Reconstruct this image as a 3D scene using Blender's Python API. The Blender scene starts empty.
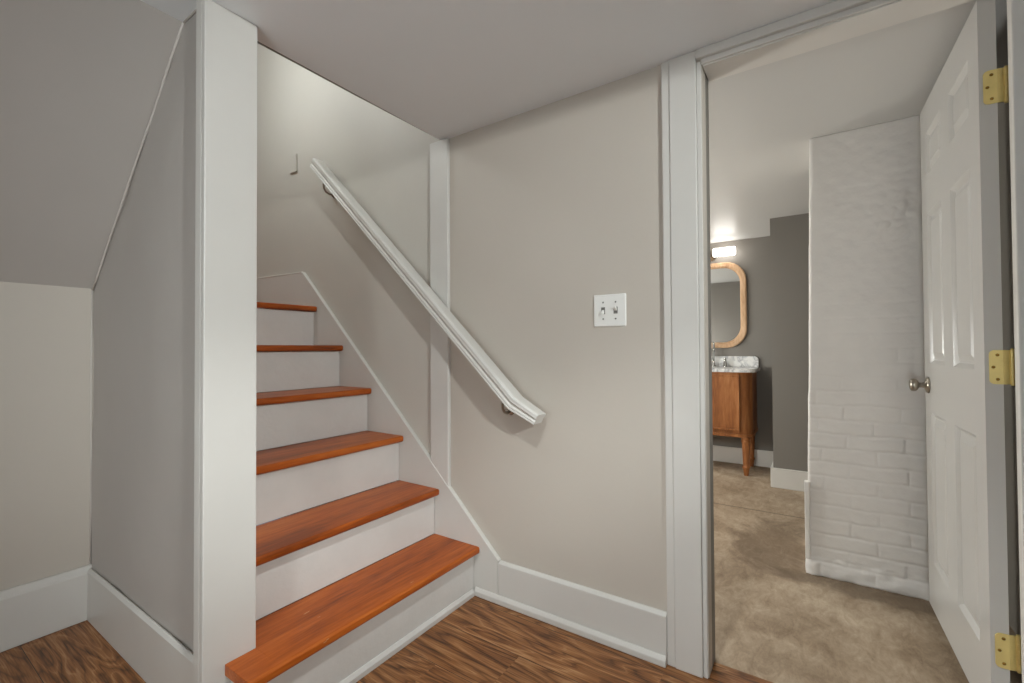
import bpy, bmesh, math, random
from mathutils import Vector, Matrix, noise
random.seed(7)
SC = bpy.context.scene
COL = SC.collection

# ------------------------------------------------------------------ camera
cam_d = bpy.data.cameras.new('camera')
cam = bpy.data.objects.new('camera', cam_d); COL.objects.link(cam)
cam_d.sensor_fit = 'HORIZONTAL'; cam_d.sensor_width = 36.0
cam_d.lens = 453.984 * 36.0 / 1024.0
cam_d.clip_start = 0.02
yaw, pitch, roll = 0.980307, 0.0149369, -0.0058170
Fv = Vector((math.sin(yaw)*math.cos(pitch), math.cos(yaw)*math.cos(pitch), math.sin(pitch)))
R0 = Vector((math.cos(yaw), -math.sin(yaw), 0)); U0 = R0.cross(Fv)
Rv = math.cos(roll)*R0 + math.sin(roll)*U0
Uv = -math.sin(roll)*R0 + math.cos(roll)*U0
cam.matrix_world = Matrix(((Rv.x, Uv.x, -Fv.x, -1.58473), (Rv.y, Uv.y, -Fv.y, 0.0),
                           (Rv.z, Uv.z, -Fv.z, 1.07), (0, 0, 0, 1)))
SC.camera = cam

# ------------------------------------------------------------------ world, exposure, light levels
SC.view_settings.view_transform = 'Standard'
SC.view_settings.look = 'None'
SC.view_settings.gamma = 1.0
SC.view_settings.use_curve_mapping = False
SC.view_settings.exposure = 0.0
w = bpy.data.worlds.new('world'); SC.world = w; w.use_nodes = True
w.node_tree.nodes['Background'].inputs[0].default_value = (0.8, 0.85, 1.0, 1)
w.node_tree.nodes['Background'].inputs[1].default_value = 0.3
SC.cycles.max_bounces = 14
SC.cycles.diffuse_bounces = 8
# ceiling lamps of the room: x, y, radius, emission strength
SPOTS = [  # downlights: x, y, aim, watts, cone degrees, blend, label
    (-1.75, -2.00, (-0.12, 1.65, 1.25), 300.0, 44, 0.7, 'tilted recessed downlight in the rear ceiling aimed at the stairs'),
    (-1.20, 0.40, (-1.00, 0.45, 0.0), 68.0, 96, 0.6, 'small recessed downlight in the ceiling in front of the bottom stair')]
BATH_FILL_LAMPS = [(1.75, 1.35, 0.075, 100.0)]  # unseen bathroom ceiling fill, added for brightness
# unseen fill globes added to brighten the rooms: x, y, z, radius, emission strength
ROOM_FILL_GLOBES = [(-2.90, 0.05, 0.75, 0.15, 58.0), (-2.60, 1.40, 0.80, 0.15, 8.0)]
BATH_FILL_GLOBES = [(0.62, 1.90, 0.95, 0.12, 100.0), (2.15, 1.75, 0.95, 0.12, 70.0)]
LAMP_COLOUR = (0.95, 1.0, 1.0)
BATH_COLOUR = (0.98, 1.0, 0.97)
SCONCE_STRENGTH = 9.0
STAIR_LAMP = ((-0.66, 2.50, 2.76), 0.08, 56.0)

# ------------------------------------------------------------------ materials
def S(r, g, b):
    f = lambda c: (c/255/12.92) if c/255 <= 0.04045 else ((c/255+0.055)/1.055)**2.4
    return (f(r), f(g), f(b), 1)

class NT:
    def __init__(s, name):
        s.m = bpy.data.materials.new(name); s.m.use_nodes = True
        s.t = s.m.node_tree; s.b = s.t.nodes['Principled BSDF']
    def n(s, typ, **kw):
        nd = s.t.nodes.new(typ)
        for k, v in kw.items(): setattr(nd, k, v)
        return nd
    def l(s, a, b): s.t.links.new(a, b)
    def val(s, sock, v):
        if hasattr(v, 'default_value') or hasattr(v, 'is_linked'): s.l(v, sock)
        else: sock.default_value = v
    def math(s, op, a, b=0.0, c=None):
        nd = s.n('ShaderNodeMath', operation=op)
        s.val(nd.inputs[0], a); s.val(nd.inputs[1], b)
        if c is not None: s.val(nd.inputs[2], c)
        return nd.outputs[0]
    def coord(s, scale=(1, 1, 1), rot=(0, 0, 0)):
        tc = s.n('ShaderNodeTexCoord'); mp = s.n('ShaderNodeMapping')
        mp.inputs['Scale'].default_value = scale; mp.inputs['Rotation'].default_value = rot
        s.l(tc.outputs['Object'], mp.inputs['Vector']); return mp.outputs[0]
    def noise(s, vec, scale, detail=4, rough=0.55, dist=0.0):
        nd = s.n('ShaderNodeTexNoise'); s.l(vec, nd.inputs['Vector'])
        nd.inputs['Scale'].default_value = scale; nd.inputs['Detail'].default_value = detail
        nd.inputs['Roughness'].default_value = rough; nd.inputs['Distortion'].default_value = dist
        return nd.outputs[0]
    def ramp(s, fac, stops):
        nd = s.n('ShaderNodeValToRGB'); s.l(fac, nd.inputs[0]); e = nd.color_ramp.elements
        while len(e) < len(stops): e.new(0.5)
        for el, (p, c) in zip(e, stops): el.position = p; el.color = c
        return nd.outputs[0]
    def mix(s, fac, a, b, mode='MIX'):
        nd = s.n('ShaderNodeMix', data_type='RGBA', blend_type=mode)
        s.val(nd.inputs[0], fac); s.val(nd.inputs[6], a); s.val(nd.inputs[7], b); return nd.outputs[2]
    def bump(s, h, strength=0.2, dist=0.01):
        nd = s.n('ShaderNodeBump'); nd.inputs['Strength'].default_value = strength
        nd.inputs['Distance'].default_value = dist; s.l(h, nd.inputs['Height'])
        s.l(nd.outputs[0], s.b.inputs['Normal'])

def paint(name, col, rough=0.55, var=0.05, bump=0.12, scale=3.0, bscale=60.0):
    k = NT(name); v = k.coord()
    c2 = tuple(x*(1-var) for x in col[:3]) + (1,)
    k.l(k.ramp(k.noise(v, scale, 5), [(0.35, c2), (0.65, col)]), k.b.inputs['Base Color'])
    k.b.inputs['Roughness'].default_value = rough
    if bump: k.bump(k.noise(v, bscale, 3), bump, 0.004)
    return k.m

def plain(name, col, rough=0.4, metal=0.0, var=0.06):
    k = NT(name); v = k.coord()
    c2 = tuple(x*(1-var) for x in col[:3]) + (1,)
    k.l(k.ramp(k.noise(v, 25, 3), [(0.3, c2), (0.7, col)]), k.b.inputs['Base Color'])
    k.b.inputs['Roughness'].default_value = rough; k.b.inputs['Metallic'].default_value = metal
    return k.m

def emit(name, col, strength):
    k = NT(name)
    k.b.inputs['Base Color'].default_value = (0.8, 0.8, 0.8, 1)
    k.b.inputs['Emission Color'].default_value = tuple(col[:3]) + (1,)
    k.b.inputs['Emission Strength'].default_value = strength
    return k.m

def wood(name, dark, mid, light, axis='X', rough=0.35, scale=9.0, stretch=0.07, scratch=False):
    k = NT(name)
    sc = {'X': (stretch, 1, 1), 'Y': (1, stretch, 1), 'Z': (1, 1, stretch)}[axis]
    v = k.coord(sc)
    a = k.noise(v, scale, 6, 0.6, 0.4); f = k.noise(v, scale*9, 3, 0.6)
    g = k.math('ADD', k.math('MULTIPLY', a, 0.72), k.math('MULTIPLY', f, 0.28))
    c = k.ramp(g, [(0.36, dark), (0.5, mid), (0.64, light)])
    if scratch:
        v2 = k.coord((14, 60, 60))
        sp = k.noise(v2, 1.0, 2, 0.6)
        c = k.mix(k.math('MULTIPLY', k.math('GREATER_THAN', sp, 0.745), 0.55), c, S(205, 160, 120))
        st = k.noise(k.coord((3, 5, 5)), 1.0, 4, 0.6)
        c = k.mix(k.math('MULTIPLY', k.math('SUBTRACT', st, 0.35), 0.55), c, dark)
    k.l(c, k.b.inputs['Base Color'])
    k.b.inputs['Roughness'].default_value = rough
    k.b.inputs['Specular IOR Level'].default_value = 0.32
    k.bump(f, 0.08, 0.003)
    return k.m

def laminate(name):
    k = NT(name); tc = k.n('ShaderNodeTexCoord'); sp = k.n('ShaderNodeSeparateXYZ')
    k.l(tc.outputs['Object'], sp.inputs[0]); x, y = sp.outputs[0], sp.outputs[1]
    row = k.math('FLOOR', k.math('DIVIDE', k.math('ADD', x, 0.06), 0.19))
    wn = k.n('ShaderNodeTexWhiteNoise', noise_dimensions='1D'); k.l(row, wn.inputs['W'])
    yy = k.math('ADD', y, k.math('MULTIPLY', wn.outputs[0], 5.0))
    seg = k.math('FLOOR', k.math('DIVIDE', yy, 1.25))
    cb = k.n('ShaderNodeCombineXYZ'); k.l(row, cb.inputs[0]); k.l(seg, cb.inputs[1])
    wn2 = k.n('ShaderNodeTexWhiteNoise', noise_dimensions='3D'); k.l(cb.outputs[0], wn2.inputs['Vector'])
    off = k.math('MULTIPLY', wn2.outputs[0], 37.0)
    cc = k.n('ShaderNodeCombineXYZ'); k.l(k.math('MULTIPLY', x, 6.0), cc.inputs[0])
    k.l(k.math('MULTIPLY', yy, 0.85), cc.inputs[1]); k.l(off, cc.inputs[2])
    big = k.noise(cc.outputs[0], 1.0, 3.5, 0.5, 0.45)
    rings = k.math('FRACT', k.math('MULTIPLY', big, 16.0))
    tri = k.math('ABSOLUTE', k.math('SUBTRACT', k.math('MULTIPLY', rings, 2.0), 1.0))
    cd = k.n('ShaderNodeCombineXYZ'); k.l(k.math('MULTIPLY', x, 190.0), cd.inputs[0])
    k.l(k.math('MULTIPLY', yy, 7.0), cd.inputs[1]); k.l(off, cd.inputs[2])
    fine = k.noise(cd.outputs[0], 1.0, 3, 0.6)
    ce = k.n('ShaderNodeCombineXYZ'); k.l(k.math('MULTIPLY', x, 22.0), ce.inputs[0])
    k.l(k.math('MULTIPLY', yy, 2.2), ce.inputs[1]); k.l(off, ce.inputs[2])
    mid = k.noise(ce.outputs[0], 1.0, 4, 0.6, 0.3)
    g = k.math('ADD', k.math('ADD', k.math('MULTIPLY', tri, 0.14), k.math('MULTIPLY', fine, 0.56)), k.math('MULTIPLY', mid, 0.32))
    c = k.ramp(g, [(0.36, S(74, 44, 20)), (0.48, S(128, 80, 41)), (0.58, S(150, 101, 58)), (0.70, S(184, 138, 94))])
    vein = k.math('MULTIPLY', k.math('LESS_THAN', tri, 0.13), k.math('MULTIPLY', fine, 0.55))
    c = k.mix(vein, c, S(50, 30, 16))
    pale = k.math('MULTIPLY', k.math('GREATER_THAN', tri, 0.90), k.math('MULTIPLY', mid, 0.42))
    c = k.mix(pale, c, S(186, 142, 102))
    fx = k.math('FRACT', k.math('DIVIDE', k.math('ADD', x, 0.06), 0.19))
    seam = k.math('LESS_THAN', k.math('ABSOLUTE', k.math('SUBTRACT', fx, 0.5)), 0.494)
    c = k.mix(seam, S(52, 34, 22), c)
    tint = k.math('ADD', 0.88, k.math('MULTIPLY', wn2.outputs[0], 0.2))
    tn = k.n('ShaderNodeCombineColor'); [k.l(tint, i) for i in tn.inputs[:3]]
    c = k.mix(1.0, c, tn.outputs[0], 'MULTIPLY')
    k.l(c, k.b.inputs['Base Color']); k.b.inputs['Roughness'].default_value = 0.42
    k.bump(g, 0.10, 0.003)
    return k.m

def concrete(name):
    k = NT(name); tc = k.n('ShaderNodeTexCoord'); sp = k.n('ShaderNodeSeparateXYZ')
    k.l(tc.outputs['Object'], sp.inputs[0]); x, y = sp.outputs[0], sp.outputs[1]
    v = k.coord()
    vs = k.coord((0.75, 1.5, 1), (0, 0, 0.5))
    a = k.noise(v, 2.2, 8, 0.62, 0.9); b = k.noise(vs, 12, 8, 0.68, 1.1); d = k.noise(vs, 60, 5, 0.65, 0.5)
    g = k.math('ADD', k.math('ADD', k.math('MULTIPLY', a, 0.50), k.math('MULTIPLY', b, 0.36)), k.math('MULTIPLY', d, 0.16))
    c = k.ramp(g, [(0.34, S(112, 92, 70)), (0.47, S(148, 128, 105)), (0.56, S(170, 151, 128)), (0.70, S(198, 182, 160))])
    # damp brown stain beside the chimney foot
    def blob(cx, cy, rx, ry):
        dx = k.math('DIVIDE', k.math('SUBTRACT', x, cx), rx); dy = k.math('DIVIDE', k.math('SUBTRACT', y, cy), ry)
        r2 = k.math('ADD', k.math('MULTIPLY', dx, dx), k.math('MULTIPLY', dy, dy))
        q = k.math('ADD', r2, k.math('MULTIPLY', k.math('SUBTRACT', a, 0.5), 3.2))
        return k.math('MULTIPLY', k.math('SUBTRACT', 1.0, q), 0.9)
    for args in ((1.30, 0.20, 0.45, 0.22), (0.92, -0.15, 0.10, 0.40)):
        nd = k.n('ShaderNodeClamp'); k.l(blob(*args), nd.inputs[0]); nd.inputs[2].default_value = 0.55
        c = k.mix(nd.outputs[0], c, S(92, 74, 56))
    jw = k.math('ADD', k.math('SUBTRACT', x, 1.79), k.math('MULTIPLY', k.math('SUBTRACT', b, 0.5), 0.012))
    joint = k.math('LESS_THAN', k.math('ABSOLUTE', jw), 0.006)
    c = k.mix(k.math('MULTIPLY', joint, 0.75), c, S(82, 68, 54))
    k.l(c, k.b.inputs['Base Color']); k.b.inputs['Roughness'].default_value = 0.6
    k.bump(b, 0.15, 0.004)
    return k.m

def marble(name):
    k = NT(name); v = k.coord()
    a = k.noise(v, 7, 6, 0.6, 1.4)
    vein = k.math('ABSOLUTE', k.math('SUBTRACT', a, 0.5))
    c = k.ramp(vein, [(0.0, S(165, 165, 167)), (0.03, S(205, 205, 205)), (0.12, S(232, 231, 228))])
    k.l(c, k.b.inputs['Base Color']); k.b.inputs['Roughness'].default_value = 0.2
    return k.m

M = {}
M['tan']      = paint('tan_wall_paint', S(197, 189, 178), 0.6, 0.03, 0.10, 2.0, 45)
M['grey_tan'] = paint('stairwell_wall_paint', S(200, 195, 186), 0.55, 0.03, 0.10, 2.0, 45)
M['under']    = paint('under_stair_wall_paint', S(186, 180, 174), 0.55, 0.06, 0.35, 1.5, 7)
M['ceil']     = paint('ceiling_paint', S(230, 232, 233), 0.42, 0.02, 0.10, 2.0, 30)
M['bceil']    = paint('bathroom_ceiling_paint', S(200, 199, 196), 0.38, 0.02, 0.06, 2.0, 25)
M['white']    = paint('white_trim_paint', S(212, 209, 203), 0.38, 0.03, 0.03, 5.0, 30)
M['rail']     = paint('white_rail_paint', S(216, 214, 208), 0.32, 0.02, 0.02, 5.0, 30)
M['riser']    = paint('worn_white_riser_paint', S(214, 211, 206), 0.4, 0.06, 0.25, 6.0, 35)
M['door']     = paint('white_door_paint', S(190, 188, 184), 0.3, 0.02, 0.05, 6.0, 40)
M['dark']     = paint('charcoal_wall_paint', S(124, 119, 112), 0.55, 0.04, 0.08, 2.0, 45)
M['carpet']   = paint('pale_grey_carpet', S(168, 171, 173), 0.9, 0.08, 0.4, 8.0, 200)  # pale tone invented for the unseen rear floor, for neutral bounce onto the ceiling
M['slate']    = paint('slate_blue_wall_paint', S(92, 98, 106), 0.55, 0.04, 0.08, 2.0, 45)  # dark tone given to the unseen walls to cut bounced light
M['brick']    = paint('white_painted_brick', S(236, 232, 227), 0.5, 0.04, 0.15, 8.0, 120)
M['tread']    = wood('orange_stained_tread_wood', S(122, 56, 16), S(172, 84, 24), S(196, 108, 44), 'X', 0.38, 11, 0.10, True)
M['floor']    = laminate('walnut_laminate')
M['conc']     = concrete('stained_concrete')
M['oak']      = wood('honey_oak_veneer', S(118, 70, 36), S(150, 94, 52), S(174, 118, 72), 'Z', 0.4, 16, 0.10)
M['ash']      = wood('pale_mirror_frame_wood', S(176, 138, 104), S(206, 168, 132), S(222, 190, 156), 'Z', 0.45, 14, 0.15)
M['marble']   = marble('grey_veined_marble')
M['chrome']   = plain('chrome', S(210, 210, 208), 0.12, 1.0)
M['nickel']   = plain('satin_nickel', S(168, 160, 148), 0.28, 1.0)
M['brass']    = plain('polished_brass', S(236, 216, 146), 0.34, 0.6, 0.10)
M['screw']    = plain('dull_brass_screw', S(150, 118, 58), 0.4, 1.0)
M['plate']    = plain('white_plastic', S(236, 235, 230), 0.35, 0.0, 0.01)
M['porc']     = plain('white_porcelain', S(235, 235, 232), 0.12, 0.0, 0.01)
M['raw']      = paint('raw_plasterboard_edge', S(128, 124, 118), 0.8, 0.12, 0.3, 30.0, 80)
M['slot']     = plain('grey_plastic_slot', S(120, 118, 112), 0.5)
M['caulk']    = paint('cracked_caulk', S(206, 200, 193), 0.6, 0.05, 0.0)
k = NT('mirror_silver'); k.b.inputs['Base Color'].default_value = S(225, 226, 226); k.b.inputs['Metallic'].default_value = 1.0
k.b.inputs['Roughness'].default_value = 0.03; M['mirror'] = k.m
M['lamp']  = emit('recessed_lamp_lens', LAMP_COLOUR, 1.0)
M['tube']  = emit('sconce_frosted_glass', (1.0, 0.97, 0.92), SCONCE_STRENGTH)

# ------------------------------------------------------------------ mesh helpers
def obj(name, bm, mat, parent=None, smooth=False, bevel=0.0, segs=2, angle=35):
    bmesh.ops.recalc_face_normals(bm, faces=bm.faces[:])
    me = bpy.data.meshes.new(name); bm.to_mesh(me); bm.free()
    o = bpy.data.objects.new(name, me); COL.objects.link(o)
    for mm in (mat if isinstance(mat, (list, tuple)) else [mat]): me.materials.append(mm)
    if smooth: me.polygons.foreach_set('use_smooth', [True]*len(me.polygons))
    if bevel:
        md = o.modifiers.new('bevel', 'BEVEL'); md.width = bevel; md.segments = segs
        md.limit_method = 'ANGLE'; md.angle_limit = math.radians(angle)
    if parent is not None: o.parent = parent
    return o

def box(bm, x0, x1, y0, y1, z0, z1):
    vs = [bm.verts.new((x, y, z)) for x in (x0, x1) for y in (y0, y1) for z in (z0, z1)]
    for f in ((0, 1, 3, 2), (4, 6, 7, 5), (0, 4, 5, 1), (2, 3, 7, 6), (0, 2, 6, 4), (1, 5, 7, 3)):
        bm.faces.new([vs[i] for i in f])
    return bm

def boxes(*bs):
    bm = bmesh.new()
    for b in bs: box(bm, *b)
    return bm

def prism(bm, pts, axis, a, b):
    def P(p, t):
        return {'x': (t, p[0], p[1]), 'y': (p[0], t, p[1]), 'z': (p[0], p[1], t)}[axis]
    A = [bm.verts.new(P(p, a)) for p in pts]; B = [bm.verts.new(P(p, b)) for p in pts]
    n = len(pts); bm.faces.new(A); bm.faces.new(B)
    for i in range(n): bm.faces.new((A[i], A[(i+1) % n], B[(i+1) % n], B[i]))
    return bm

def loft(bm, rings, closed=True, caps=True):
    R = [[bm.verts.new(p) for p in r] for r in rings]; n = len(rings[0])
    for a, b in zip(R, R[1:]):
        for i in range(n if closed else n-1): bm.faces.new((a[i], a[(i+1) % n], b[(i+1) % n], b[i]))
    if caps: bm.faces.new(R[0]); bm.faces.new(R[-1])
    return bm

def tube(bm, path, r, seg=12, caps=True):
    pts = [Vector(p) for p in path]; rings = []
    rr = r if isinstance(r, (list, tuple)) else [r]*len(pts)
    ref = Vector((0, 0, 1))
    for i, p in enumerate(pts):
        d = (pts[min(i+1, len(pts)-1)] - pts[max(i-1, 0)]).normalized()
        u = d.cross(ref)
        if u.length < 0.05: u = d.cross(Vector((0, 1, 0)))
        u.normalize(); v = d.cross(u).normalized()
        rings.append([p + rr[i]*(math.cos(2*math.pi*k/seg)*u + math.sin(2*math.pi*k/seg)*v) for k in range(seg)])
    return loft(bm, rings, True, caps)

def lathe(bm, prof, origin, axis=(0, 0, 1), seg=24):
    ax = Vector(axis).normalized(); o = Vector(origin)
    u = ax.cross(Vector((0, 0, 1)) if abs(ax.z) < 0.9 else Vector((1, 0, 0))).normalized(); v = ax.cross(u)
    rings = [[o + ax*h + max(r, 0.0003)*(math.cos(2*math.pi*k/seg)*u + math.sin(2*math.pi*k/seg)*v) for k in range(seg)] for r, h in prof]
    return loft(bm, rings)

def rrect(x0, x1, y0, y1, r, seg=6, corners=(1, 1, 1, 1)):
    out = []
    for (cx, cy, a0, on, px, py) in ((x1-r, y1-r, 0, corners[0], x1, y1), (x0+r, y1-r, 90, corners[1], x0, y1),
                                     (x0+r, y0+r, 180, corners[2], x0, y0), (x1-r, y0+r, 270, corners[3], x1, y0)):
        if on:
            for i in range(seg+1):
                a = math.radians(a0 + 90*i/seg); out.append((cx + r*math.cos(a), cy + r*math.sin(a)))
        else: out.append((px, py))
    return out

def struct(name, bm, mat, **kw):
    o = obj(name, bm, mat, **kw)
    if o.parent is None: o['kind'] = 'structure'
    return o

def empty(name, loc=(0, 0, 0), rz=0.0):
    o = bpy.data.objects.new(name, None); COL.objects.link(o); o.empty_display_size = 0.1
    o.location = loc; o.rotation_euler = (0, 0, rz); return o

def tag(o, label, cat, group=None):
    o['label'] = label; o['category'] = cat
    if group: o['group'] = group
    return o

# ------------------------------------------------------------------ the setting
def cz(x): return 2.048 + 0.026*x if x > -1.045 else 2.066          # the old ceiling drops a little to the left
XL, YB, XF = -4.0, -3.0, 0.09
SLOPE_Y0, SLOPE_Z0, SLOPE_Y1 = 2.44, 1.322, 1.585
PY = 1.355                                             # front of the boxed post
TY = [1.223, 1.456, 1.693, 1.931, 2.169, 2.413]        # nosing fronts
TZ = [0.2106, 0.4215, 0.643, 0.8665, 1.092, 1.3205]    # tread tops
XW = -0.022                                            # skirt face

struct('floor', prism(bmesh.new(), [(-1.9, -0.6), (XF, -0.6), (XF, 2.6), (XL, 2.6), (XL, 1.4), (-1.9, 1.4)], 'z', -0.06, 0.0), M['floor'])
struct('floor_rear', prism(bmesh.new(), [(XL, YB), (XF, YB), (XF, -0.6), (-1.9, -0.6), (-1.9, 1.4), (XL, 1.4)], 'z', -0.06, 0.0), M['carpet'])
struct('floor_bathroom', boxes((XF, 3.3, -1.2, 2.3, -0.06, -0.001)), M['conc'])

# wall with the switch and the doorway: tan on this side, charcoal beyond
DY0, DY1, DZ = -0.432, 0.302, 2.004
def doorway(z1): return [(YB, 0), (DY0, 0), (DY0, DZ), (DY1, DZ), (DY1, 0), (1.458, 0), (1.458, z1), (YB, z1)]
struct('wall_right', prism(bmesh.new(), doorway(2.25), 'x', 0.0, 0.055), M['tan'])
struct('wall_bathroom_near', prism(bmesh.new(), [(-1.2, 0), (DY0, 0), (DY0, DZ), (DY1, DZ), (DY1, 0), (2.3, 0), (2.3, 2.25), (-1.2, 2.25)], 'x', 0.055, 0.11), M['dark'])
struct('wall_stairwell', boxes((0.0, 0.055, 1.458, 4.2, 0.0, 3.5)), M['grey_tan'])
struct('wall_stairwell_back', boxes((-1.0, 0.0, 4.1, 4.2, 0.0, 3.5)), M['grey_tan'])
struct('wall_stairwell_front', boxes((-1.0, 0.0, 1.36, 1.457, 2.22, 3.5)), M['grey_tan'])
struct('wall_stairwell_left', boxes((-0.955, -0.92, 1.46, 4.1, 0.0, 3.5)), M['grey_tan'])
struct('ceiling_stairwell', boxes((-1.0, 0.055, 1.36, 4.2, 3.5, 3.56)), M['ceil'])

# wall under the stairs, slightly wavy plaster
bm = bmesh.new()
ny, nz = 26, 44
g = [[None]*(nz+1) for _ in range(ny+1)]
for i in range(ny+1):
    y = 1.40 + (2.50-1.40)*i/ny
    for j in range(nz+1):
        z = 2.12*j/nz
        wv = 0.006*noise.noise(Vector((y*2.6, z*2.2, 3.1))) + 0.003*noise.noise(Vector((y*8, z*7, 1.3)))
        g[i][j] = bm.verts.new((-1.0 + wv, y, z))
for i in range(ny):
    for j in range(nz): bm.faces.new((g[i][j], g[i+1][j], g[i+1][j+1], g[i][j+1]))
back = [bm.verts.new((-0.957, y, z)) for y, z in ((1.40, 0), (2.50, 0), (2.50, 2.12), (1.40, 2.12))]
bm.faces.new(back)
bm.faces.new([g[i][0] for i in range(ny+1)] + [back[1], back[0]])
bm.faces.new([g[i][nz] for i in range(ny+1)] + [back[2], back[3]])
bm.faces.new([g[0][j] for j in range(nz+1)] + [back[3], back[0]])
bm.faces.new([g[ny][j] for j in range(nz+1)] + [back[2], back[1]])
struct('wall_under_stairs', bm, M['under'], smooth=True)
struct('wall_left_back', boxes((XL, -0.99, SLOPE_Y0, SLOPE_Y0+0.1, 0, 1.5)), M['tan'])
struct('ceiling_slope', prism(bmesh.new(), [(SLOPE_Y0+0.02, SLOPE_Z0-0.018), (SLOPE_Y1, cz(-1.1)-0.0), (SLOPE_Y1, 2.2), (SLOPE_Y0+0.02, 1.50)], 'x', XL, -0.990), M['under'])
# ceiling, open over the stairs
bm = bmesh.new()
xs = [XL, -1.1, -0.985, 0.03]
def cslab(x0, x1, y0, ya, yb, za, zb):
    lo = [(x0, y0, za), (x1, y0, zb), (x1, yb, zb), (x0, ya, za)]
    L = [bm.verts.new(p) for p in lo]; Hh = [bm.verts.new((p[0], p[1], 2.24)) for p in lo]
    bm.faces.new(L); bm.faces.new(Hh)
    for i in range(4): bm.faces.new((L[i], L[(i+1) % 4], Hh[(i+1) % 4], Hh[i]))
cslab(-1.04, -0.9, YB, 1.374, 1.374, cz(-1.04), cz(-0.9)); cslab(-0.9, 0.0, YB, 1.423, 1.452, cz(-0.9), cz(0)); cslab(XL, -1.04, YB, 1.374, 1.374, 2.066, 2.066); cslab(XL, -0.985, 1.374, 1.61, 1.61, 2.066, 2.066)
struct('ceiling', bm, M['ceil'])
struct('wall_left', boxes((XL-0.1, XL, YB, 2.54, 0, 2.24)), M['slate'])
struct('wall_rear', boxes((XL-0.1, 0.0, YB-0.1, YB, 0, 2.24)), M['slate'])
# bathroom shell
struct('ceiling_bathroom', boxes((0.11, 3.3, -1.2, 2.3, 2.058, 2.2)), M['bceil'])
struct('wall_bathroom_far', boxes((3.05, 3.15, -1.2, 2.3, 0, 2.1)), M['dark'])
struct('wall_bathroom_left', boxes((0.11, 3.05, 2.2, 2.3, 0, 2.1)), M['dark'])
struct('wall_bathroom_right', boxes((0.11, 2.42, -0.70, -0.60, 0, 2.1)), M['dark'])
struct('wall_bathroom_box', boxes((2.42, 3.05, -1.1, 0.285, 0, 2.1)), M['dark'])

# raw plasterboard edge round the stair opening
bm = bmesh.new()
loft(bm, [[(x, y+0.002, z), (x, y+wd, z), (x, y+wd, z+0.10), (x, y+0.002, z+0.10)] for x, y, z, wd in ((-0.90, 1.423, cz(-0.9)+0.004, 0.016), (-0.5, 1.438, cz(-0.5)+0.004, 0.013), (-0.001, 1.452, cz(0)+0.003, 0.004))])
struct('trim_7', bm, M['raw'])

# base mouldings
def base(name, bm): return struct(name, bm, M['white'], bevel=0.004)
base('baseboard_right', prism(prism(bmesh.new(), [(-0.018, 0), (0.0, 0), (0.0, 0.172), (-0.008, 0.172), (-0.018, 0.162)], 'y', 0.431, 1.128),
                              [(-0.034, 0), (-0.0185, 0), (-0.0185, 0.034), (-0.024, 0.034), (-0.034, 0.022)], 'y', 0.431, 1.245))
base('baseboard_under_stairs', prism(bmesh.new(), [(-1.018, 0), (-1.0, 0), (-1.0, 0.196), (-1.010, 0.205), (-1.018, 0.192)], 'y', 1.418, SLOPE_Y0-0.02))
base('baseboard_left_back', prism(bmesh.new(), [(2.418, 0), (2.44, 0), (2.44, 0.212), (2.428, 0.212), (2.424, 0.190), (2.418, 0.186)], 'x', XL, -1.0))
base('baseboard_bathroom_far', boxes((3.032, 3.05, 0.287, 2.2, 0, 0.145)))
base('baseboard_bathroom_box', boxes((2.402, 2.42, -0.59, 0.303, 0, 0.148), (2.42, 3.031, 0.285, 0.303, 0, 0.148)))

# trim: boxed post, flat strip where the stair wall meets the room, door casing and jamb
struct('trim_1', boxes((-1.038, -0.899, PY, PY+0.02, 0.0, cz(-1.0)+0.002), (-1.038, -1.020, PY+0.0205, PY+0.056, 0.0, 2.064),
                       (-0.992, -0.903, PY+0.0205, PY+0.10, 0.0, cz(-1.0)-0.004)), M['white'], bevel=0.003)
struct('trim_2', boxes((-0.020, 0.0, 1.403, 1.514, 0.36, 2.044)), M['white'], bevel=0.004)
bm = boxes((-0.016, 0.0, 0.318, 0.4045, 0.0, 2.047), (-0.013, 0.0, 0.4045, 0.431, 0.0, 2.047),
           (-0.020, 0.0, -0.495, 0.3179, 2.018, 2.047),
           (-0.016, 0.0, -0.515, -0.400, 0.0, 2.018))
struct('trim_3', bm, M['white'], bevel=0.003)
bm = boxes((0.001, 0.110, 0.3035, 0.3175, 0.0, 2.004), (0.001, 0.110, -0.425, 0.2995, 1.996, 2.016), (0.001, 0.108, -0.440, -0.426, 0.0, 2.016),
           (0.002, 0.030, -0.4255, -0.404, 0.0, 1.9835),
           (-0.008, 0.0009, 0.304, 0.3175, 0.0, 2.010), (-0.008, 0.0009, -0.392, 0.3035, 2.000, 2.0175))
struct('trim_4', bm, M['white'], bevel=0.002)
# cracked caulk in the corner of the sloped ceiling
bm = bmesh.new()
path = []
for i in range(15):
    t = i/14; y = SLOPE_Y0-0.004 + (SLOPE_Y1-SLOPE_Y0+0.004)*t; z = SLOPE_Z0 + (cz(-1.1)-SLOPE_Z0)*t
    path.append((-1.005 + 0.001*random.uniform(-1, 1), y - 0.004, z - 0.004 + 0.002*random.uniform(-1, 1)))
tube(bm, path, [0.0028 + 0.0016*random.random() for _ in path], 6)
tube(bm, [(-1.005, SLOPE_Y0-0.002, 0.21), (-1.004, SLOPE_Y0-0.002, 0.6), (-1.006, SLOPE_Y0-0.002, 1.0), (-1.005, SLOPE_Y0-0.002, SLOPE_Z0)], 0.003, 6)
tube(bm, [(-1.004, SLOPE_Y1, 2.064), (-1.005, 1.50, 2.064), (-1.004, 1.416, 2.064)], 0.003, 6)
struct('trim_5', bm, M['caulk'], smooth=True)

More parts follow.
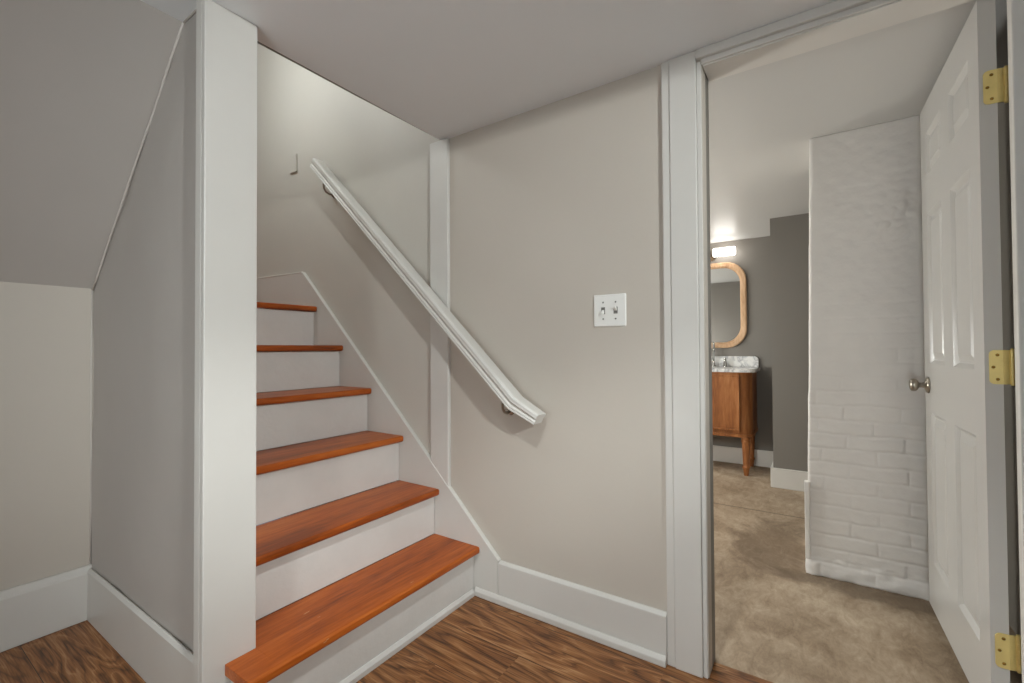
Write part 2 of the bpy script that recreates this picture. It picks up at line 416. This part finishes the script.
# ------------------------------------------------------------------ staircase
st = tag(empty('staircase', (-0.5, 1.25, 0)), 'steep staircase with orange-stained wooden treads and white risers', 'staircase')
st_off = Vector((-0.5, 1.25, 0))
def part(name, bm, mat, parent=None, **kw):
    o = obj(name, bm, mat, parent, **kw)
    return o
def under(parent, name, bm, mat, off, **kw):
    bmesh.ops.translate(bm, verts=bm.verts[:], vec=-Vector(off))
    return obj(name, bm, mat, parent, **kw)
TT = 0.030
for n in range(6):
    y0 = TY[n]; z1 = TZ[n]
    y1 = (TY[n+1] + 0.030) if n < 5 else 4.09
    x0 = -0.919
    prof = [(y0, z1-0.006), (y0+0.004, z1-0.001), (y0+0.010, z1), (y1-0.001, z1), (y1-0.001, z1-TT), (y0+0.008, z1-TT), (y0+0.002, z1-TT+0.004), (y0, z1-TT+0.010)]
    bm = bmesh.new()
    if n == 0:
        prism(bm, prof, 'x', -0.9005, XW)
        prof2 = [(p[0] if p[0] < PY-0.1 else PY-0.0006, p[1]) for p in prof]
        prism(bm, prof2, 'x', -0.983, -0.9005)
        bmesh.ops.remove_doubles(bm, verts=bm.verts[:], dist=0.0002)
    else: prism(bm, prof, 'x', x0, XW)
    t = under(st, 'tread', bm, M['tread'], st_off, bevel=0.004, segs=3)
    zb = TZ[n-1] if n else 0.0
    ry = y0 + 0.030
    if n == 0:
        bm = boxes((-0.968, XW-0.002, ry, ry+0.018, 0.0, z1-TT-0.0005), (-0.968, -0.950, ry+0.018, PY-0.001, 0.0, z1-TT-0.0005))
        prism(bm, [(ry-0.013, 0.0), (ry-0.0005, 0.0), (ry-0.0005, 0.030), (ry-0.005, 0.030), (ry-0.013, 0.018)], 'x', -0.968, -0.036)
    else:
        bm = boxes((x0, XW-0.002, ry, ry+0.018, zb+0.0005, z1-TT-0.0005))
    under(st, 'riser', bm, M['riser'], st_off, bevel=0.002)
# skirt board along the wall, levelling off at the landing
sk = [(1.129, 0.0), (1.129, 0.168), (2.571, 1.530), (4.09, 1.556), (4.09, 1.2), (2.75, 1.2), (1.55, 0.0)]
bm = prism(bmesh.new(), sk, 'x', -0.0215, -0.0005)
under(st, 'skirt_board', bm, M['white'], st_off)
bm = bmesh.new()
cap = [(1.129, 0.168), (2.571, 1.530), (4.09, 1.556)]
for (ya, za), (yb, zb) in zip(cap, cap[1:]):
    d = Vector((yb-ya, zb-za)).normalized(); nn = Vector((-d.y, d.x))*0.010
    prism(bm, [(ya, za), (yb, zb), (yb+nn.x, zb+nn.y), (ya+nn.x, za+nn.y)], 'x', -0.0235, -0.0005)
under(st, 'skirt_cap', bm, M['white'], st_off, bevel=0.003)

# ------------------------------------------------------------------ handrail
hr_o = Vector((-0.065, 1.0, 0.857))
hr = tag(empty('handrail', hr_o), 'white painted wooden handrail sloping up the wall beside the stairs', 'handrail')
hp = [(0.035, 0.008), (0.035, 0.018), (0.031, 0.023), (0.024, 0.026)]
lp = [(0.036, 0.004), (0.030, -0.002), (0.027, -0.010), (0.031, -0.014), (0.033, -0.019), (0.030, -0.0235), (0.033, -0.026), (0.032, -0.031), (0.028, -0.033)]
prof = [(-a_, b_) for a_, b_ in hp] + hp[::-1] + lp + [(-a_, b_) for a_, b_ in lp[::-1]]
pth = [(0.888, 0.799), (1.0, 0.855), (2.345, 2.127)]
dirs = [Vector((pth[i+1][0]-pth[i][0], pth[i+1][1]-pth[i][1])).normalized() for i in range(2)]
rings = []
for i, p in enumerate(pth):
    if i == 1:
        dm = (dirs[0]+dirs[1]).normalized(); nn = Vector((-dm.y, dm.x)) / max(dm.dot(dirs[0]), 0.3)
    elif i == 0: nn = Vector((-0.36, 0.66))
    else: nn = Vector((-dirs[1].y, dirs[1].x))
    rings.append([(-0.068+u, p[0]+v*nn.x, p[1]+v*nn.y) for u, v in prof])
under(hr, 'rail', loft(bmesh.new(), rings), M['rail'], hr_o, bevel=0.0015, segs=2, angle=50)
def bracket(y, z):
    bm = bmesh.new(); zr = z - 0.084
    lathe(bm, [(0.0, 0.0), (0.017, 0.0), (0.017, 0.004), (0.011, 0.009), (0.0, 0.010)], (-0.0005, y, zr), (-1, 0, 0), 20)
    tube(bm, [(-0.006, y, zr), (-0.03, y, zr-0.006), (-0.052, y, zr+0.002), (-0.063, y, zr+0.018), (-0.066, y, zr+0.040), (-0.066, y, z-0.010)], 0.0055, 10)
    tube(bm, [(-0.066, y-0.022, z-0.0135-0.0208), (-0.066, y+0.022, z-0.0135+0.0208)], 0.007, 8)
    return bm
for y in (1.068, 2.285):
    under(hr, 'bracket', bracket(y, 0.862 + 0.945*(y-1.0) - 0.036), M['nickel'], hr_o, smooth=True)

# ------------------------------------------------------------------ switch plates
def screw_bm(p, ax, r=0.0035):
    bm = bmesh.new(); lathe(bm, [(0, 0), (r, 0), (r*0.8, 0.0012), (0, 0.0015)], p, ax, 12); return bm
sw_o = Vector((0.0, 0.628, 1.206))
sw = tag(empty('light_switch', sw_o), 'white two-gang toggle light switch plate on the tan wall', 'light switch')
bm = bmesh.new()
r1 = rrect(0.566, 0.690, 1.147, 1.266, 0.004, 3)
def scl(r, k, x): return [(x, 0.628+(p[0]-0.628)*k, 1.2065+(p[1]-1.2065)*k) for p in r]
loft(bm, [scl(r1, 1, -0.0003), scl(r1, 1, -0.003), scl(r1, 0.95, -0.0065)])
under(sw, 'plate', bm, M['plate'], sw_o, smooth=False)
for yy, up in ((0.652, False), (0.604, True)):
    bm = boxes((-0.0072, -0.0064, yy-0.0075, yy+0.0075, 1.194, 1.219))
    under(sw, 'toggle_slot', bm, M['slot'], sw_o)
    s = 1 if up else -1
    z0 = 1.2065 + s*0.003
    bm = loft(bmesh.new(), [[(-0.0073, yy-0.005, z0-0.006), (-0.0073, yy+0.005, z0-0.006), (-0.0073, yy+0.005, z0+0.006), (-0.0073, yy-0.005, z0+0.006)],
                            [(-0.018, yy-0.004, z0-0.004+s*0.009), (-0.018, yy+0.004, z0-0.004+s*0.009), (-0.018, yy+0.004, z0+0.004+s*0.009), (-0.018, yy-0.004, z0+0.004+s*0.009)]])
    under(sw, 'toggle', bm, M['plate'], sw_o, bevel=0.001)
    for z in (1.176, 1.237): under(sw, 'screw', screw_bm((-0.0065, yy, z), (-1, 0, 0)), M['slot'], sw_o, smooth=True)
bp_o = Vector((0.0, 2.686, 2.224))
bpn = tag(empty('wall_plate', bp_o), 'small wall plate painted wall colour high beside the top of handrail', 'wall plate')
bm = bmesh.new()
r2 = rrect(2.650, 2.722, 2.167, 2.281, 0.005, 3)
loft(bm, [[(-0.0003, p[0], p[1]) for p in r2], [(-0.010, p[0], p[1]) for p in r2], [(-0.013, 2.686+(p[0]-2.686)*0.93, 2.224+(p[1]-2.224)*0.95) for p in r2]])
under(bpn, 'plate', bm, M['grey_tan'], bp_o)
for z in (2.188, 2.260): under(bpn, 'screw', screw_bm((-0.013, 2.686, z), (-1, 0, 0)), M['grey_tan'], bp_o, smooth=True)

# ------------------------------------------------------------------ six-panel door
DW, D0, D1, DT = 0.711, 0.060, 2.000, 0.035
dr = empty('door_1', (0.120, -0.406, 0.0), math.radians(1.1)); dr['kind'] = 'structure'
dr['label'] = 'white six-panel door standing open beside the painted brick chimney'
bm = bmesh.new()
xs = [0.0, 0.086, 0.300, 0.411, 0.625, DW]; zs = [D0, 0.242, 0.817, 1.002, 1.575, 1.722, 1.885, D1]
cells_p = {(1, 1), (3, 1), (1, 3), (3, 3), (1, 5), (3, 5)}
for side in (1, -1):
    Y = lambda d: (DT - d) if side == 1 else d
    for i in range(5):
        for j in range(7):
            x0, x1, z0, z1 = xs[i], xs[i+1], zs[j], zs[j+1]
            if (i, j) not in cells_p:
                bm.faces.new([bm.verts.new((a, Y(0), b)) for a, b in ((x0, z0), (x1, z0), (x1, z1), (x0, z1))]); continue
            rr = []
            for ins, d in ((0, 0), (0.006, 0.004), (0.014, 0.011), (0.021, 0.011), (0.042, 0.003)):
                rr.append([(a, Y(d), b) for a, b in ((x0+ins, z0+ins), (x1-ins, z0+ins), (x1-ins, z1-ins), (x0+ins, z1-ins))])
            V = [[bm.verts.new(p) for p in r] for r in rr]
            for a, b in zip(V, V[1:]):
                for q in range(4): bm.faces.new((a[q], a[(q+1) % 4], b[(q+1) % 4], b[q]))
            bm.faces.new(V[-1])
for q in ([(0, 0, D0), (0, DT, D0), (0, DT, D1), (0, 0, D1)], [(DW, 0, D0), (DW, DT, D0), (DW, DT, D1), (DW, 0, D1)],
          [(0, 0, D0), (DW, 0, D0), (DW, DT, D0), (0, DT, D0)], [(0, 0, D1), (DW, 0, D1), (DW, DT, D1), (0, DT, D1)]):
    bm.faces.new([bm.verts.new(p) for p in q])
bmesh.ops.remove_doubles(bm, verts=bm.verts[:], dist=0.0003)
obj('door_leaf', bm, M['door'], dr, bevel=0.0025, segs=2, angle=60)
# knob on both faces
def knob_bm(y, s):
    bm = bmesh.new()
    lathe(bm, [(0, 0), (0.031, 0.0), (0.032, 0.003), (0.027, 0.008), (0.012, 0.012), (0.0095, 0.020), (0.0105, 0.028), (0.018, 0.032), (0.0235, 0.037), (0.025, 0.044), (0.0235, 0.051), (0.019, 0.055), (0.010, 0.0565), (0, 0.057)],
          (DW-0.060, y, 0.918), (0, s, 0), 28)
    return bm
obj('door_knob', knob_bm(DT+0.0003, 1), M['nickel'], dr, smooth=True)
obj('door_knob', knob_bm(-0.0003, -1), M['nickel'], dr, smooth=True)
# hinges
for hz in (0.274, 1.013, 1.756):
    bm = bmesh.new()
    pl = rrect(0.0, 0.027, hz-0.045, hz+0.045, 0.011, 5, (1, 0, 0, 1))
    prism(bm, [(p[0], p[1]) for p in pl], 'x', -0.0030, -0.0004)
    hg = obj('hinge', bm, M['brass'], dr, bevel=0.0006)
    obj('hinge_flap', loft(bmesh.new(), [[(-0.0030, 0.0, z), (-0.0004, 0.0, z), (0.004, -0.014, z), (0.0012, -0.014, z)] for z in (hz-0.045, hz+0.045)]), M['brass'], hg)
    bm = bmesh.new()
    for q in range(5):
        za = hz-0.045 + q*0.018
        lathe(bm, [(0.0, 0.0006), (0.0062, 0.0006), (0.0062, 0.0174), (0.0, 0.0174)], (0.003, -0.018, za), (0, 0, 1), 14)
    lathe(bm, [(0, -0.002), (0.0045, -0.002), (0.0045, 0.094), (0.0, 0.096)], (0.003, -0.018, hz-0.046), (0, 0, 1), 10)
    obj('hinge_barrel', bm, M['brass'], hg, smooth=False)
    for dy, dz in ((0.011, 0.032), (0.019, 0.0), (0.011, -0.032)):
        obj('screw', screw_bm((-0.0030, dy, hz+dz), (-1, 0, 0), 0.0040), M['screw'], hg, smooth=True)

# ------------------------------------------------------------------ painted brick chimney
bm = bmesh.new()
BY0, BY1, BX = -0.598, 0.045, 0.990
ny, nz = 128, 410
CH, BL = 0.0665, 0.205
def bh(y, z):
    v = Vector((y, z, 0.0))
    zz = z + 0.006*noise.noise(v*9) + 0.003*noise.noise(v*31)
    row = math.floor(zz/CH); fz = zz/CH - row
    yy = y + 0.006*noise.noise(v*11+Vector((5, 0, 0))) + (0.5*BL if row % 2 else 0.0) + 0.02*math.sin(row*12.9)
    fy = yy/BL - math.floor(yy/BL)
    dz = min(fz, 1-fz)*CH; dy = min(fy, 1-fy)*BL
    mort = max(math.exp(-(dz/0.0045)**2), 0.7*math.exp(-(dy/0.004)**2))
    cell = noise.noise(Vector((row*3.7, math.floor(yy/BL)*5.1, 2.2)))
    keep = min(1.0, max(0.06, (1.45 - z)/0.85))
    keep *= 0.55 + 0.75*max(0.0, noise.noise(v*4.0+Vector((0, 0, 7)))+0.4)
    h = -0.0030*mort*keep + 0.0014*cell*keep
    h += 0.0012*noise.noise(v*26) + 0.0022*noise.noise(v*6) + 0.0004*noise.noise(v*90)
    lump = math.exp(-((y+0.29)/0.10)**2 - ((z-1.66)/0.16)**2)
    h += lump*0.006*abs(noise.noise(v*24+Vector((0, 3, 0))))
    if z < 0.085: h += 0.009*(1-max(0, (z-0.035)/0.05)) + 0.006*noise.noise(v*22)
    if z < 0.43 : pass
    return h
G = []
for i in range(ny+1):
    y = BY0 + (BY1-BY0)*i/ny
    colv = []
    for j in range(nz+1):
        z = -0.0005 + 2.058*j/nz
        yy = y
        if i == ny: yy += 0.004*noise.noise(Vector((z*14, 0, 0))) + (0.010 if z < 0.07 else 0.0)
        yy = BY0 + (yy-BY0)*(1 - 0.0150*z/(BY1-BY0)*min(1.0, z))
        r = max(0, (y-(BY1-0.012))/0.012)
        colv.append(bm.verts.new((BX - bh(y, z) + 0.006*r*r, yy, z)))
    G.append(colv)
for i in range(ny):
    for j in range(nz): bm.faces.new((G[i][j], G[i+1][j], G[i+1][j+1], G[i][j+1]))
bk = [bm.verts.new(p) for p in ((1.45, BY0, -0.0005), (1.45, BY1, -0.0005), (1.45, BY1-0.032, 2.0575), (1.45, BY0, 2.0575))]
bm.faces.new(bk)
bm.faces.new([G[ny][j] for j in range(nz+1)] + [bk[2], bk[1]])
bm.faces.new([G[0][j] for j in range(nz+1)] + [bk[3], bk[0]])
bm.faces.new([G[i][0] for i in range(ny+1)] + [bk[1], bk[0]])
bm.faces.new([G[i][nz] for i in range(ny+1)] + [bk[2], bk[3]])
ch = obj('brick_chimney', bm, M['brick'])
me = ch.data
me.polygons.foreach_set('use_smooth', [i < ny*nz for i in range(len(me.polygons))])
tag(ch, 'white painted brick chimney breast between the open door and the bathroom', 'chimney')
struct('trim_6', boxes((0.977, 1.02, 0.036, 0.056, 0.070, 0.43)), M['brick'], bevel=0.003)

# ------------------------------------------------------------------ bathroom vanity
vo = Vector((2.82, 0.82, 0.0)); VX0, VX1, VY0, VY1 = 2.605, 3.048, 0.450, 1.190
va = tag(empty('bathroom_vanity', vo), 'honey oak bathroom vanity with rounded corner and turned legs', 'vanity')
bm = bmesh.new()
def plan(e, r): return rrect(VX0-e, VX1, VY0-e, VY1+e, r, 10, (0, 1, 1, 0))
for e, r, z0, z1 in ((0.0, 0.10, 0.345, 0.858), (0.006, 0.105, 0.318, 0.345)):
    prism(bm, plan(e, r), 'z', z0, z1)
under(va, 'cabinet_body', bm, M['oak'], vo, bevel=0.003)
# two doors on the front with raised frames
for ya, yb in ((0.536, 0.818), (0.822, 1.104)):
    bm = bmesh.new(); z0, z1 = 0.372, 0.835
    box(bm, VX0-0.004, VX0-0.0005, ya, yb, z0, z1)
    box(bm, VX0-0.016, VX0-0.0042, ya, ya+0.014, z0, z1); box(bm, VX0-0.016, VX0-0.0042, yb-0.014, yb, z0, z1)
    box(bm, VX0-0.016, VX0-0.0042, ya+0.014, yb-0.014, z0, z0+0.016); box(bm, VX0-0.016, VX0-0.0042, ya+0.014, yb-0.014, z1-0.016, z1)
    d = under(va, 'door', bm, M['oak'], vo, bevel=0.0015)
for lx, ly in ((2.648, 0.498), (2.648, 1.142), (3.005, 0.498), (3.005, 1.142)):
    bm = bmesh.new()
    lathe(bm, [(0, 0.0), (0.017, 0.0), (0.019, 0.012), (0.025, 0.060), (0.030, 0.064), (0.031, 0.074), (0.026, 0.080), (0.024, 0.088), (0.031, 0.270), (0.036, 0.276), (0.036, 0.288), (0.032, 0.293), (0.036, 0.300), (0.036, 0.3175), (0, 0.3175)],
          (lx, ly, 0.0), (0, 0, 1), 16)
    under(va, 'leg', bm, M['oak'], vo, smooth=False)
co = Vector((2.82, 0.82, 0.8585))
ct = tag(empty('marble_countertop', co), 'grey-veined white marble countertop with backsplash on the oak vanity', 'countertop')
under(ct, 'slab', prism(bmesh.new(), rrect(2.580, 3.049, 0.418, 1.222, 0.06, 8, (0, 1, 1, 0)), 'z', 0.8585, 0.889), M['marble'], co, bevel=0.004, segs=3)
under(ct, 'backsplash', prism(bmesh.new(), [(p[0], p[1]) for p in rrect(0.432, 1.208, 0.8895, 0.985, 0.035, 8, (1, 1, 0, 0))], 'x', 3.022, 3.049), M['marble'], co, bevel=0.003)
bm = bmesh.new()
rg = []
for rx, ry, z in ((0.150, 0.205, 0.8893), (0.150, 0.205, 0.8915), (0.138, 0.192, 0.8915), (0.128, 0.180, 0.8897)):
    rg.append([(2.790+rx*math.cos(2*math.pi*q/40), 0.82+ry*math.sin(2*math.pi*q/40), z) for q in range(40)])
loft(bm, rg)
under(ct, 'sink_basin', bm, M['porc'], co, smooth=True)
fo = Vector((2.955, 0.80, 0.8893))
fa = tag(empty('faucet', fo), 'chrome gooseneck faucet standing on the marble countertop', 'faucet')
bm = bmesh.new()
lathe(bm, [(0, 0), (0.026, 0), (0.026, 0.006), (0.016, 0.020), (0.012, 0.05), (0, 0.05)], (2.985, 0.800, 0.8893), (0, 0, 1), 18)
arc = [(2.985, 0.800, 0.93)] + [(2.930+0.055*math.cos(a), 0.800-0.012*(1-math.cos(a)), 1.055+0.055*math.sin(a)) for a in [math.pi*q/10 for q in range(11)]] + [(2.873, 0.776, 1.010)]
tube(bm, arc, 0.0105, 12)
under(fa, 'spout', bm, M['chrome'], fo, smooth=True)
for yy in (0.700, 0.900):
    bm = bmesh.new()
    lathe(bm, [(0, 0), (0.024, 0), (0.023, 0.006), (0.013, 0.050), (0.010, 0.072), (0.0, 0.074)], (2.985, yy, 0.8893), (0, 0, 1), 16)
    tube(bm, [(2.985, yy, 0.957), (2.955, yy+(0.01 if yy > 0.8 else -0.01), 0.966), (2.93, yy, 0.968)], 0.006, 8)
    under(fa, 'handle', bm, M['chrome'], fo, smooth=True)

# ------------------------------------------------------------------ mirror and sconce
mo = Vector((3.04, 0.82, 1.46))
mi = tag(empty('wall_mirror', mo), 'rounded pale wood framed mirror hanging above the vanity', 'mirror')
def rr_ring(w2, h2, r, x, n=14):
    return [(x, 0.82+p[0], 1.46+p[1]) for p in rrect(-w2, w2, -h2, h2, r, n)]
bm = bmesh.new()
R = [rr_ring(0.298, 0.398, 0.175, 3.0495), rr_ring(0.298, 0.398, 0.175, 3.022), rr_ring(0.290, 0.390, 0.167, 3.015), rr_ring(0.262, 0.362, 0.155, 3.015),
     rr_ring(0.258, 0.358, 0.152, 3.020), rr_ring(0.252, 0.352, 0.150, 3.020), rr_ring(0.247, 0.347, 0.147, 3.026), rr_ring(0.247, 0.347, 0.147, 3.0495)]
V = [[bm.verts.new(p) for p in r] for r in R]; n = len(V[0])
for a, b in zip(V, V[1:] + V[:1]):
    for q in range(n): bm.faces.new((a[q], a[(q+1) % n], b[(q+1) % n], b[q]))
under(mi, 'frame', bm, M['ash'], mo)
bm = loft(bmesh.new(), [rr_ring(0.2465, 0.3465, 0.147, 3.046), rr_ring(0.2465, 0.3465, 0.147, 3.034)])
under(mi, 'glass', bm, M['mirror'], mo)
so = Vector((3.05, 0.82, 1.945))
sc = tag(empty('vanity_light', so), 'lit two-tube sconce with round nickel mount above the mirror', 'wall lamp')
bm = bmesh.new()
lathe(bm, [(0, 0.0005), (0.055, 0.0005), (0.055, 0.012), (0.045, 0.020), (0, 0.021)], (3.05, 0.82, 1.945), (-1, 0, 0), 28)
lathe(bm, [(0, 0), (0.013, 0), (0.013, 0.050), (0, 0.050)], (3.03, 0.82, 1.945), (-1, 0, 0), 14)
lathe(bm, [(0, -0.036), (0.040, -0.036), (0.045, -0.02), (0.045, 0.02), (0.040, 0.036), (0, 0.036)], (2.955, 0.82, 1.945), (0, 1, 0), 24)
under(sc, 'mount', bm, M['nickel'], so, smooth=False)
for ya, yb in ((0.600, 0.783), (0.857, 1.040)):
    bm = bmesh.new(); lathe(bm, [(0, 0), (0.034, 0.0), (0.0385, 0.006), (0.0385, yb-ya-0.006), (0.034, yb-ya), (0, yb-ya)], (2.955, ya, 1.945), (0, 1, 0), 24)
    under(sc, 'glass_shade', bm, M['tube'], so, smooth=False)

# ------------------------------------------------------------------ downlights, stairwell lamp, and unseen fill lamps added to brighten both rooms
def lamp(x, y, r, strength, z, lab, colour=LAMP_COLOUR):
    o = tag(empty('ceiling_light', (x, y, z)), lab, 'ceiling light')
    bm = bmesh.new()
    ringp = [(r+0.018, 0.0), (r+0.018, -0.004), (r+0.004, -0.007), (r, -0.003), (r, 0.0)]
    rg = [[(rad*math.cos(2*math.pi*q/32), rad*math.sin(2*math.pi*q/32), hh) for q in range(32)] for rad, hh in ringp]
    loft(bm, rg, True, False); obj('trim_ring', bm, M['plate'], o)
    bm = bmesh.new()
    lathe(bm, [(0, -0.0005), (r-0.001, -0.0005), (r-0.001, -0.0030), (0, -0.0032)], (0, 0, 0), (0, 0, 1), 32)
    obj('lens', bm, emit('recessed_lamp_lens_lit', colour, strength), o)
    return o
for (x, y, r, s) in BATH_FILL_LAMPS: lamp(x, y, r, s, 2.0575, 'round recessed ceiling light in the bathroom, out of view behind the wall', BATH_COLOUR)
for x, y, aim, watts, cone, blend, lab in SPOTS:
    z0 = cz(x)-0.0005
    dl = lamp(x, y, 0.05, 6.0, z0, lab)
    ld = bpy.data.lights.new('downlight_beam', 'SPOT'); ld.energy = watts; ld.color = LAMP_COLOUR
    ld.spot_size = math.radians(cone); ld.spot_blend = blend; ld.shadow_soft_size = 0.035
    lo = bpy.data.objects.new('downlight_beam', ld); COL.objects.link(lo); lo.parent = dl; lo.location = (0, 0, -0.02)
    lo.rotation_euler = (Vector(aim) - Vector((x, y, z0-0.02))).to_track_quat('-Z', 'Y').to_euler()
def fill_globe(x, y, z, r, strength, ztop, lab, colour=LAMP_COLOUR):  # unseen globe on a stem, added as fill light
    o = tag(empty('pendant_light', (x, y, z)), lab, 'pendant light')
    bm = bmesh.new(); bmesh.ops.create_uvsphere(bm, u_segments=28, v_segments=16, radius=r)
    obj('globe', bm, emit('pendant_globe_lit', colour, strength), o, smooth=True)
    bm = bmesh.new(); h = ztop - z
    lathe(bm, [(0, r+0.001), (0.02, r+0.001), (0.018, r+0.03), (0.004, r+0.035), (0.004, h-0.02), (0.05, h-0.015), (0.05, h), (0, h)], (0, 0, 0), (0, 0, 1), 18)
    obj('stem', bm, M['nickel'], o)
GL = ['frosted globe pendant hanging in the rear of the room', 'frosted globe pendant hanging by the far left wall']
for (x, y, z, r, s), lab in zip(ROOM_FILL_GLOBES, GL): fill_globe(x, y, z, r, s, cz(x)-0.001, lab)
BL = ['frosted globe pendant just inside the bathroom, out of view behind the wall', 'frosted globe pendant near the vanity in the bathroom, out of view']
for (x, y, z, r, s), lab in zip(BATH_FILL_GLOBES, BL): fill_globe(x, y, z, r, s, 2.0575, lab, BATH_COLOUR)
p, r, s = STAIR_LAMP
sl = tag(empty('stairwell_lamp', p), 'round glass wall lamp upstairs on the left stairwell wall', 'wall lamp')
bm = bmesh.new(); bmesh.ops.create_uvsphere(bm, u_segments=20, v_segments=12, radius=r)
obj('globe', bm, emit('stairwell_globe_lit', (0.93, 1.0, 1.02), s), sl, smooth=True)
bm = bmesh.new(); xw = -0.9195 - p[0]
lathe(bm, [(0, 0), (0.05, 0), (0.05, 0.015), (0.012, 0.02), (0.012, -xw-r-0.002+0.004), (0, -xw-r-0.002+0.004)], (xw, 0, 0), (1, 0, 0), 16)
obj('arm', bm, M['nickel'], sl, smooth=False)
